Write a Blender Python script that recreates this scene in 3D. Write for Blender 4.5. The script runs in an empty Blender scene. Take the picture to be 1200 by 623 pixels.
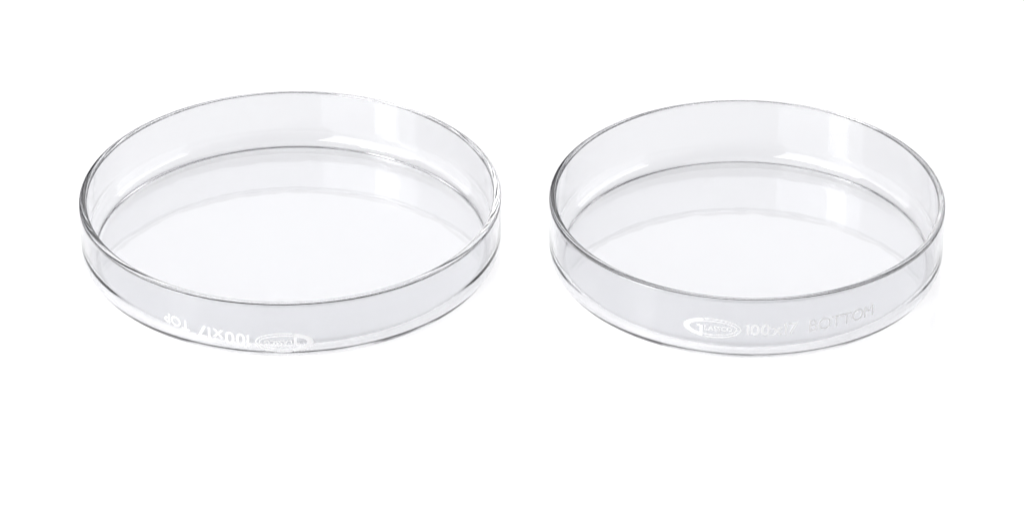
import bpy, bmesh, math
from mathutils import Vector
C = bpy.context.scene.collection
S = bpy.context.scene
MM = 0.001
R = math.radians

# ------------------------------------------------------------------ camera
PITCH, DIST = R(31.5), 1.2
cd = bpy.data.cameras.new('camera'); cam = bpy.data.objects.new('camera', cd); C.objects.link(cam)
cam.location = (0, -DIST*math.cos(PITCH), DIST*math.sin(PITCH))
cam.rotation_euler = (math.pi/2 - PITCH, 0, 0)
cd.sensor_width = 36; cd.lens = 5571/1200*36
cd.clip_start = 0.05; cd.clip_end = 50
S.camera = cam

# ------------------------------------------------------------------ dim studio, its lamps and added fill lights
W = bpy.data.worlds.new('World'); S.world = W; W.use_nodes = True
bg = W.node_tree.nodes['Background']
bg.inputs['Color'].default_value = (0.84, 0.80, 1.0, 1); bg.inputs['Strength'].default_value = 0.09

def area(name, loc, target, sx, sy, radiance, col=(1, 1, 1)):
    l = bpy.data.lights.new(name, 'AREA'); l.shape = 'RECTANGLE'; l.size = sx; l.size_y = sy
    l.energy = radiance * sx * sy * math.pi * 1.0     # a lambertian rectangle of this radiance
    l.color = col
    o = bpy.data.objects.new(name, l); C.objects.link(o); o.location = loc
    o.rotation_euler = (Vector(target) - Vector(loc)).to_track_quat('-Z', 'Y').to_euler()
    return o
area('under_table_panel', (0.08, 0, -0.30), (0.08, 0, 0), 1.2, 1.2, 2.16)         # the translucent table is lit from beneath too
area('overhead_softbox', (0, 0.05, 0.85), (0, 0.0, 0), 0.7, 0.6, 1.2)
area('rear_fill', (0, 1.30, 0.81), (0, 0, 0.0), 1.2, 0.50, 1.5)  # added fill, mirrored in the dish floors to brighten them
area('strip_softbox', (-0.62, -0.36, 0.45), (0, 0, 0.0), 0.18, 0.50, 8.0)
area('front_fill', (-0.86, -0.76, 0.55), (0, 0, 0.0), 1.2, 0.9, 3.9)  # added fill from the front left, whitens the print
area('side_fill', (-1.05, 0.0, 0.24), (0, 0.0, 0.0), 1.1, 0.42, 2.8)  # added fill, brightens the left sides of the rims
area('side_fill', (1.05, 0.0, 0.24), (0, 0.0, 0.0), 1.1, 0.42, 2.8)  # same added fill for the right sides

S.view_settings.view_transform = 'Standard'; S.view_settings.look = 'None'
S.view_settings.exposure = -0.05; S.view_settings.gamma = 1.0
S.render.engine = 'CYCLES'
cy = S.cycles
cy.max_bounces = 32; cy.transmission_bounces = 32; cy.glossy_bounces = 16; cy.diffuse_bounces = 6
cy.transparent_max_bounces = 16
cy.caustics_reflective = True; cy.caustics_refractive = True; cy.blur_glossy = 0.0
cy.sample_clamp_indirect = 0.0; cy.sample_clamp_direct = 0.0
cy.use_denoising = True
S.render.filter_size = 1.5

# ------------------------------------------------------------------ materials
def mat(name):
    m = bpy.data.materials.new(name); m.use_nodes = True
    return m, m.node_tree, m.node_tree.nodes['Principled BSDF']

def glass_mat(name, rough, wavy=0.045):
    m, t, p = mat(name)
    p.inputs['Base Color'].default_value = (0.828, 0.832, 0.846, 1)
    p.inputs['Transmission Weight'].default_value = 1.0
    p.inputs['IOR'].default_value = 1.474
    p.inputs['Roughness'].default_value = rough
    # drawn and pressed glass is never optically flat
    n = t.nodes.new('ShaderNodeTexNoise'); n.inputs['Scale'].default_value = 130; n.inputs['Detail'].default_value = 1.0
    tc = t.nodes.new('ShaderNodeTexCoord')
    mp = t.nodes.new('ShaderNodeMapping'); mp.inputs['Scale'].default_value = (1, 1, 0.10)
    b = t.nodes.new('ShaderNodeBump'); b.inputs['Strength'].default_value = wavy; b.inputs['Distance'].default_value = 0.0006
    t.links.new(tc.outputs['Object'], mp.inputs['Vector']); t.links.new(mp.outputs[0], n.inputs['Vector'])
    t.links.new(n.outputs['Fac'], b.inputs['Height']); t.links.new(b.outputs[0], p.inputs['Normal'])
    return m
GLASS = glass_mat('borosilicate_glass', 0.0)
RIM_GLASS = glass_mat('fire_polished_rim_glass', 0.0, 0.01)

def enamel_mat():
    m, t, p = mat('white_enamel_print')
    p.inputs['Base Color'].default_value = (0.93, 0.93, 0.93, 1); p.inputs['Roughness'].default_value = 0.5
    tr = t.nodes.new('ShaderNodeBsdfTranslucent'); tr.inputs['Color'].default_value = (0.93, 0.93, 0.93, 1)
    mx = t.nodes.new('ShaderNodeMixShader'); mx.inputs[0].default_value = 0.15
    out = t.nodes['Material Output']
    t.links.new(p.outputs[0], mx.inputs[1]); t.links.new(tr.outputs[0], mx.inputs[2]); t.links.new(mx.outputs[0], out.inputs['Surface'])
    return m
ENAMEL = enamel_mat()

def table_mat():
    m, t, p = mat('white_translucent_acrylic')
    t.nodes.remove(p)
    n = t.nodes.new('ShaderNodeTexNoise'); n.inputs['Scale'].default_value = 900
    r = t.nodes.new('ShaderNodeMapRange'); r.inputs['To Min'].default_value = 0.80; r.inputs['To Max'].default_value = 0.82
    df = t.nodes.new('ShaderNodeBsdfDiffuse'); tr = t.nodes.new('ShaderNodeBsdfTranslucent')
    gl = t.nodes.new('ShaderNodeBsdfGlossy'); gl.inputs['Roughness'].default_value = 0.04
    fr = t.nodes.new('ShaderNodeFresnel'); fr.inputs['IOR'].default_value = 1.43
    mx = t.nodes.new('ShaderNodeMixShader'); mx.inputs[0].default_value = 0.55
    m2 = t.nodes.new('ShaderNodeMixShader')
    L = t.links.new
    L(n.outputs['Fac'], r.inputs['Value']); L(r.outputs[0], df.inputs['Color']); L(r.outputs[0], tr.inputs['Color'])
    L(df.outputs[0], mx.inputs[1]); L(tr.outputs[0], mx.inputs[2])
    L(fr.outputs[0], m2.inputs[0]); L(mx.outputs[0], m2.inputs[1]); L(gl.outputs[0], m2.inputs[2])
    L(m2.outputs[0], t.nodes['Material Output'].inputs['Surface'])
    return m
TABLE = table_mat()

# ------------------------------------------------------------------ helpers
def link(name, me, material, parent=None):
    me.materials.append(material)
    o = bpy.data.objects.new(name, me); C.objects.link(o)
    if parent: o.parent = parent
    return o

SEG = 384
def lathe(name, prof, material, parent, second=None):
    """prof: (r, z) in mm from start to end; r == 0 makes a pole"""
    bm = bmesh.new(); rings = []
    for r, z in prof:
        if r < 1e-6:
            rings.append([bm.verts.new((0, 0, z*MM))])
        else:
            rings.append([bm.verts.new((r*MM*math.cos(2*math.pi*k/SEG), r*MM*math.sin(2*math.pi*k/SEG), z*MM)) for k in range(SEG)])
    for i, (a, b) in enumerate(zip(rings, rings[1:])):
        for k in range(SEG):
            j = (k+1) % SEG
            if len(a) == 1: vs = [a[0], b[j], b[k]]
            elif len(b) == 1: vs = [a[k], a[j], b[0]]
            else: vs = [a[k], a[j], b[j], b[k]]
            f = bm.faces.new(vs); f.smooth = True
            if second and second[1] <= i < second[2]: f.material_index = 1
    me = bpy.data.meshes.new(name); bm.to_mesh(me); bm.free()
    o = link(name, me, material, parent)
    if second: me.materials.append(second[0])
    return o

def arc(cx, cz, r, a0, a1, n, rz=None):
    rz = r if rz is None else rz
    return [(cx + r*math.cos(R(a0+(a1-a0)*i/n)), cz + rz*math.sin(R(a0+(a1-a0)*i/n))) for i in range(n+1)]

def dish(name, label, loc, rad, h, wall, base, fil_o, fil_i, bead, edge, group):
    t = bpy.data.objects.new(name, None); C.objects.link(t); t.location = loc
    t['label'] = label; t['category'] = 'petri dish'; t['group'] = group
    (fox, foz), (fix, fiz) = fil_o, fil_i
    zb0, zb1 = foz + 1.2, base + fiz + 0.8            # straight part of the wall, outside and inside
    zt = h - 2.4
    # rim: fire polished bead, outside bottom -> over the top -> inside bottom
    ro, ri = rad, rad - wall
    bo, bi = ro + bead, ri - bead
    # a smooth outer edge, a fire polished top and a small inner edge
    ox, oz, ix, iz = edge
    rim = [(ro, zt), (ro, zt+0.5), (ro+bead*0.3, zt+0.9), (bo, zt+1.4)]
    rim += arc(bo-ox, h-oz, ox, 0, 90, 10, oz)
    n0 = len(rim) - 1
    rim += [(bo-ox + (bi+ix-bo+ox)*k/4, h) for k in (1, 2, 3)]
    rim += arc(bi+ix, h-iz, ix, 90, 180, 8, iz)
    n1 = len(rim) - 9
    rim += [(bi, zt+1.4), (ri-bead*0.3, zt+0.9), (ri, zt+0.5), (ri, zt)]
    lathe('rim', rim, GLASS, t, (RIM_GLASS, n0, n1))
    # wall: outer and inner skin of the straight cylinder
    bm_o = [(ro, zb0 + (zt-zb0)*i/4) for i in range(5)]
    bm_i = [(ri, zt + (zb1-zt)*i/4) for i in range(5)]
    w1 = lathe('wall', bm_o, GLASS, t)
    bm = bmesh.new(); bm.from_mesh(w1.data)
    w2 = lathe('wall_inner', bm_i, GLASS, t)
    bm.from_mesh(w2.data); bm.to_mesh(w1.data); bm.free()
    old = w2.data; bpy.data.objects.remove(w2); bpy.data.meshes.remove(old)
    # base: inside skin from the wall down and in, then the outside skin from the middle out and up
    prof = [(ri, zb1), (ri, zb1-0.4)]
    prof += arc(ri-fix, base+fiz, fix, 0, -90, 20, fiz)
    rr = prof[-1][0]
    prof += [(rr*k/6, base + 0.25*(1-(k/6)**2)) for k in (5, 4, 3, 2, 1, 0)]
    lathe('base_inner', prof, GLASS, t)
    e = ro - fox
    out = [(e*k/6, 0.30*(1-(k/6)**2)) for k in (0, 1, 2, 3, 4, 5)]
    out += arc(ro-fox, foz, fox, -90, 0, 20, foz)
    out += [(ro, foz+0.8), (ro, zb0)]
    b2 = lathe('base', out, GLASS, t)
    b1 = bpy.data.objects['base_inner'] if 'base_inner' in bpy.data.objects else None
    b1 = [c for c in t.children if c.name.startswith('base_inner')][0]
    bm = bmesh.new(); bm.from_mesh(b2.data); bm.from_mesh(b1.data); bm.to_mesh(b2.data); bm.free()
    old = b1.data; bpy.data.objects.remove(b1); bpy.data.meshes.remove(old)
    # all normals point out of the glass
    return t

# ------------------------------------------------------------------ printing on the wall
def text_shape(body, bold):
    """2D triangles of a word: list of verts and faces in its own units, baseline at 0"""
    cu = bpy.data.curves.new('t', 'FONT'); cu.body = body; cu.offset = bold; cu.resolution_u = 6
    o = bpy.data.objects.new('t', cu); C.objects.link(o)
    bpy.context.view_layer.update()
    me = bpy.data.meshes.new_from_object(o.evaluated_get(bpy.context.evaluated_depsgraph_get()))
    bpy.data.objects.remove(o); bpy.data.curves.remove(cu)
    v = [(q.co.x, q.co.y) for q in me.vertices]; f = [tuple(p.vertices) for p in me.polygons]
    bpy.data.meshes.remove(me)
    return v, f

def one_shape(bold):
    """the figure 1: a stem with a short flag"""
    w = 0.085 + 2*bold
    return merge([quad(0.17-w, 0, 0.17, 0.7), ([(0.17-w, 0.70), (0.17-w, 0.60), (0.0, 0.52), (0.0, 0.60)], [(0, 1, 2, 3)])])

def set_line(body, bold, gap=0.07):
    """a word set glyph by glyph"""
    parts, x = [], 0.0
    for ch in body:
        v, f = one_shape(bold) if ch == '1' else text_shape(ch, 0.0 if ch in 'MX' else bold)
        a, b = min(p[0] for p in v), max(p[0] for p in v)
        parts.append(([(p[0]-a+x, p[1]) for p in v], f)); x += b - a + gap
    return merge(parts)

def fit_box(vf, x0, x1, y0, y1):
    v, f = vf
    ax, bx = min(p[0] for p in v), max(p[0] for p in v); ay, by = min(p[1] for p in v), max(p[1] for p in v)
    return [(x0+(p[0]-ax)/(bx-ax)*(x1-x0), y0+(p[1]-ay)/(by-ay)*(y1-y0)) for p in v], f

def merge(parts):
    V, F = [], []
    for v, f in parts:
        n = len(V); V += v; F += [tuple(i+n for i in q) for q in f]
    return V, F

def band(fo, fi, a0, a1, n=40):
    v = []; f = []
    for i in range(n+1):
        a = R(a0+(a1-a0)*i/n); v += [fo(a), fi(a)]
        if i: f.append((2*i-2, 2*i, 2*i+1, 2*i-1))
    return v, f

def quad(x0, y0, x1, y1, n=1):
    return [(x0, y0), (x1, y0), (x1, y1), (x0, y1)], [(0, 1, 2, 3)]

def emblem():
    """an oval: thick crescent G on the left third, two thin outlines on the right, small capitals inside"""
    a, b = 7.15, 2.75
    ell = lambda a_, b_, cx=0: (lambda t: (cx + a_*math.cos(t), b_*math.sin(t)))
    xs = -2.35                                          # where the G ends
    ta = math.degrees(math.acos(xs/a))
    parts = []
    ti = lambda t: t
    # crescent
    parts.append(band(ell(a, b), ell(a-1.5, b-1.0, 0.0), ta, 360-ta, 48))
    # stem and bar of the G
    parts.append(quad(xs-0.75, -b*math.sin(R(ta))+0.04, xs, 0.55))
    parts.append(quad(xs-1.45, 0.1, xs-0.75, 0.75))
    # two thin outlines on the right
    xr = xs + 0.42
    for k, wd in ((0.0, 0.34), (0.92, 0.30)):
        A, B = a-k, b-k*0.78
        t = math.degrees(math.acos(xr/A))
        parts.append(band(ell(A, B), ell(A-wd, B-wd*0.9), -t, t, 56))
    parts.append(quad(xr, b*math.sin(math.acos(xr/a))-0.26, xr+0.02, b*math.sin(math.acos(xr/a))-0.01))
    V, F = fit_box(set_line('LASSCO', 0.022, 0.09), xr+0.02, 4.9, -0.78, 0.78)
    V = [(x, y*(1.0 - 0.22*(x-xr)/(4.95-xr)) + 0.0) for x, y in V]
    parts.append((V, F))
    return merge(parts)

def wrap(name, vf, parent, rad, zc, flip=False, slant=lambda th: 0.0):
    """lay flat millimetre shapes (x along the wall, y up) on the front of the outer wall, a printed film 0.04 mm thick"""
    v, f = vf
    bm = bmesh.new(); vs = []
    for x, y in v:
        if flip: x, y = -x, -y
        th = x/rad
        z = zc + y + slant(math.degrees(th))
        vs.append(bm.verts.new((rad*math.sin(th)*MM, -rad*math.cos(th)*MM, z*MM)))
    for q in f:
        try: bm.faces.new([vs[i] for i in q])
        except ValueError: pass
    # cut long faces so that they follow the curve
    bmesh.ops.triangulate(bm, faces=bm.faces[:])
    for _ in range(3):
        le = [e for e in bm.edges if e.calc_length() > 1.0*MM]
        if le: bmesh.ops.subdivide_edges(bm, edges=le, cuts=1)
    for q in bm.verts:
        k = rad*MM/math.hypot(q.co.x, q.co.y); q.co.x *= k; q.co.y *= k
    bmesh.ops.triangulate(bm, faces=bm.faces[:])
    bmesh.ops.recalc_face_normals(bm, faces=bm.faces[:])
    r = bmesh.ops.extrude_face_region(bm, geom=bm.faces[:])
    for q in r['geom']:
        if isinstance(q, bmesh.types.BMVert):
            k = 1 + 0.04/rad; q.co.x *= k; q.co.y *= k
    bmesh.ops.recalc_face_normals(bm, faces=bm.faces[:])
    me = bpy.data.meshes.new(name); bm.to_mesh(me); bm.free()
    return link(name, me, ENAMEL, parent)

def word(body, th0, th1, rad, y0, y1, bold=0.0):
    return fit_box(set_line(body, bold), R(th0)*rad, R(th1)*rad, y0, y1)

def move(vf, dx, dy): return [(x+dx, y+dy) for x, y in vf[0]], vf[1]

# ------------------------------------------------------------------ the table
bm = bmesh.new()
bmesh.ops.create_grid(bm, x_segments=8, y_segments=8, size=0.6)
me = bpy.data.meshes.new('tabletop'); bm.to_mesh(me); bm.free()
top = link('tabletop', me, TABLE); top.location = (0, 0, 0); top['kind'] = 'structure'

# ------------------------------------------------------------------ the two dishes
GR = 'clear glass petri dishes'
lid = dish('petri_dish', 'wider, shallower clear glass petri dish with its white print upside down, reading TOP',
           (-0.05592, 0.0087, 0.00015), 53.2, 15.9, 2.0, 1.2, (3.0, 4.4), (3.3, 5.4), 0.0, (1.3, 0.6, 0.6, 0.4), GR)
bot = dish('petri_dish', 'narrower, deeper clear glass petri dish with upright print reading BOTTOM',
           (0.05903, 0.0042, 0.00015), 49.7, 17.8, 1.8, 1.2, (3.0, 4.6), (3.2, 5.6), 0.0, (1.1, 0.8, 0.65, 0.6), GR)

rl, rb = 53.2+0.012, 49.7+0.012
sl = lambda th: 0.0019*th*th
# upside-down print on the lid: built upright about its middle, then turned by 180 degrees
wrap('printed_emblem', move(emblem(), R(-0.4)*rl, 0), lid, rl, 5.2, True, sl)
wrap('printed_lettering', merge([word('100x17', 8.6, 23.2, rl, -1.75, 1.75, 0.02), word('TOP', 25.6, 33.4, rl, -1.35, 1.35, 0.014)]), lid, rl, 5.3, True, sl)
wrap('printed_emblem', move(emblem(), R(-12.0)*rb, 0), bot, rb, 9.4)
wrap('printed_lettering', merge([word('100x17', -2.5, 12.2, rb, -1.6, 1.6, 0.02), word('BOTTOM', 15.6, 36.3, rb, -1.6, 1.6, 0.004)]), bot, rb, 9.5)
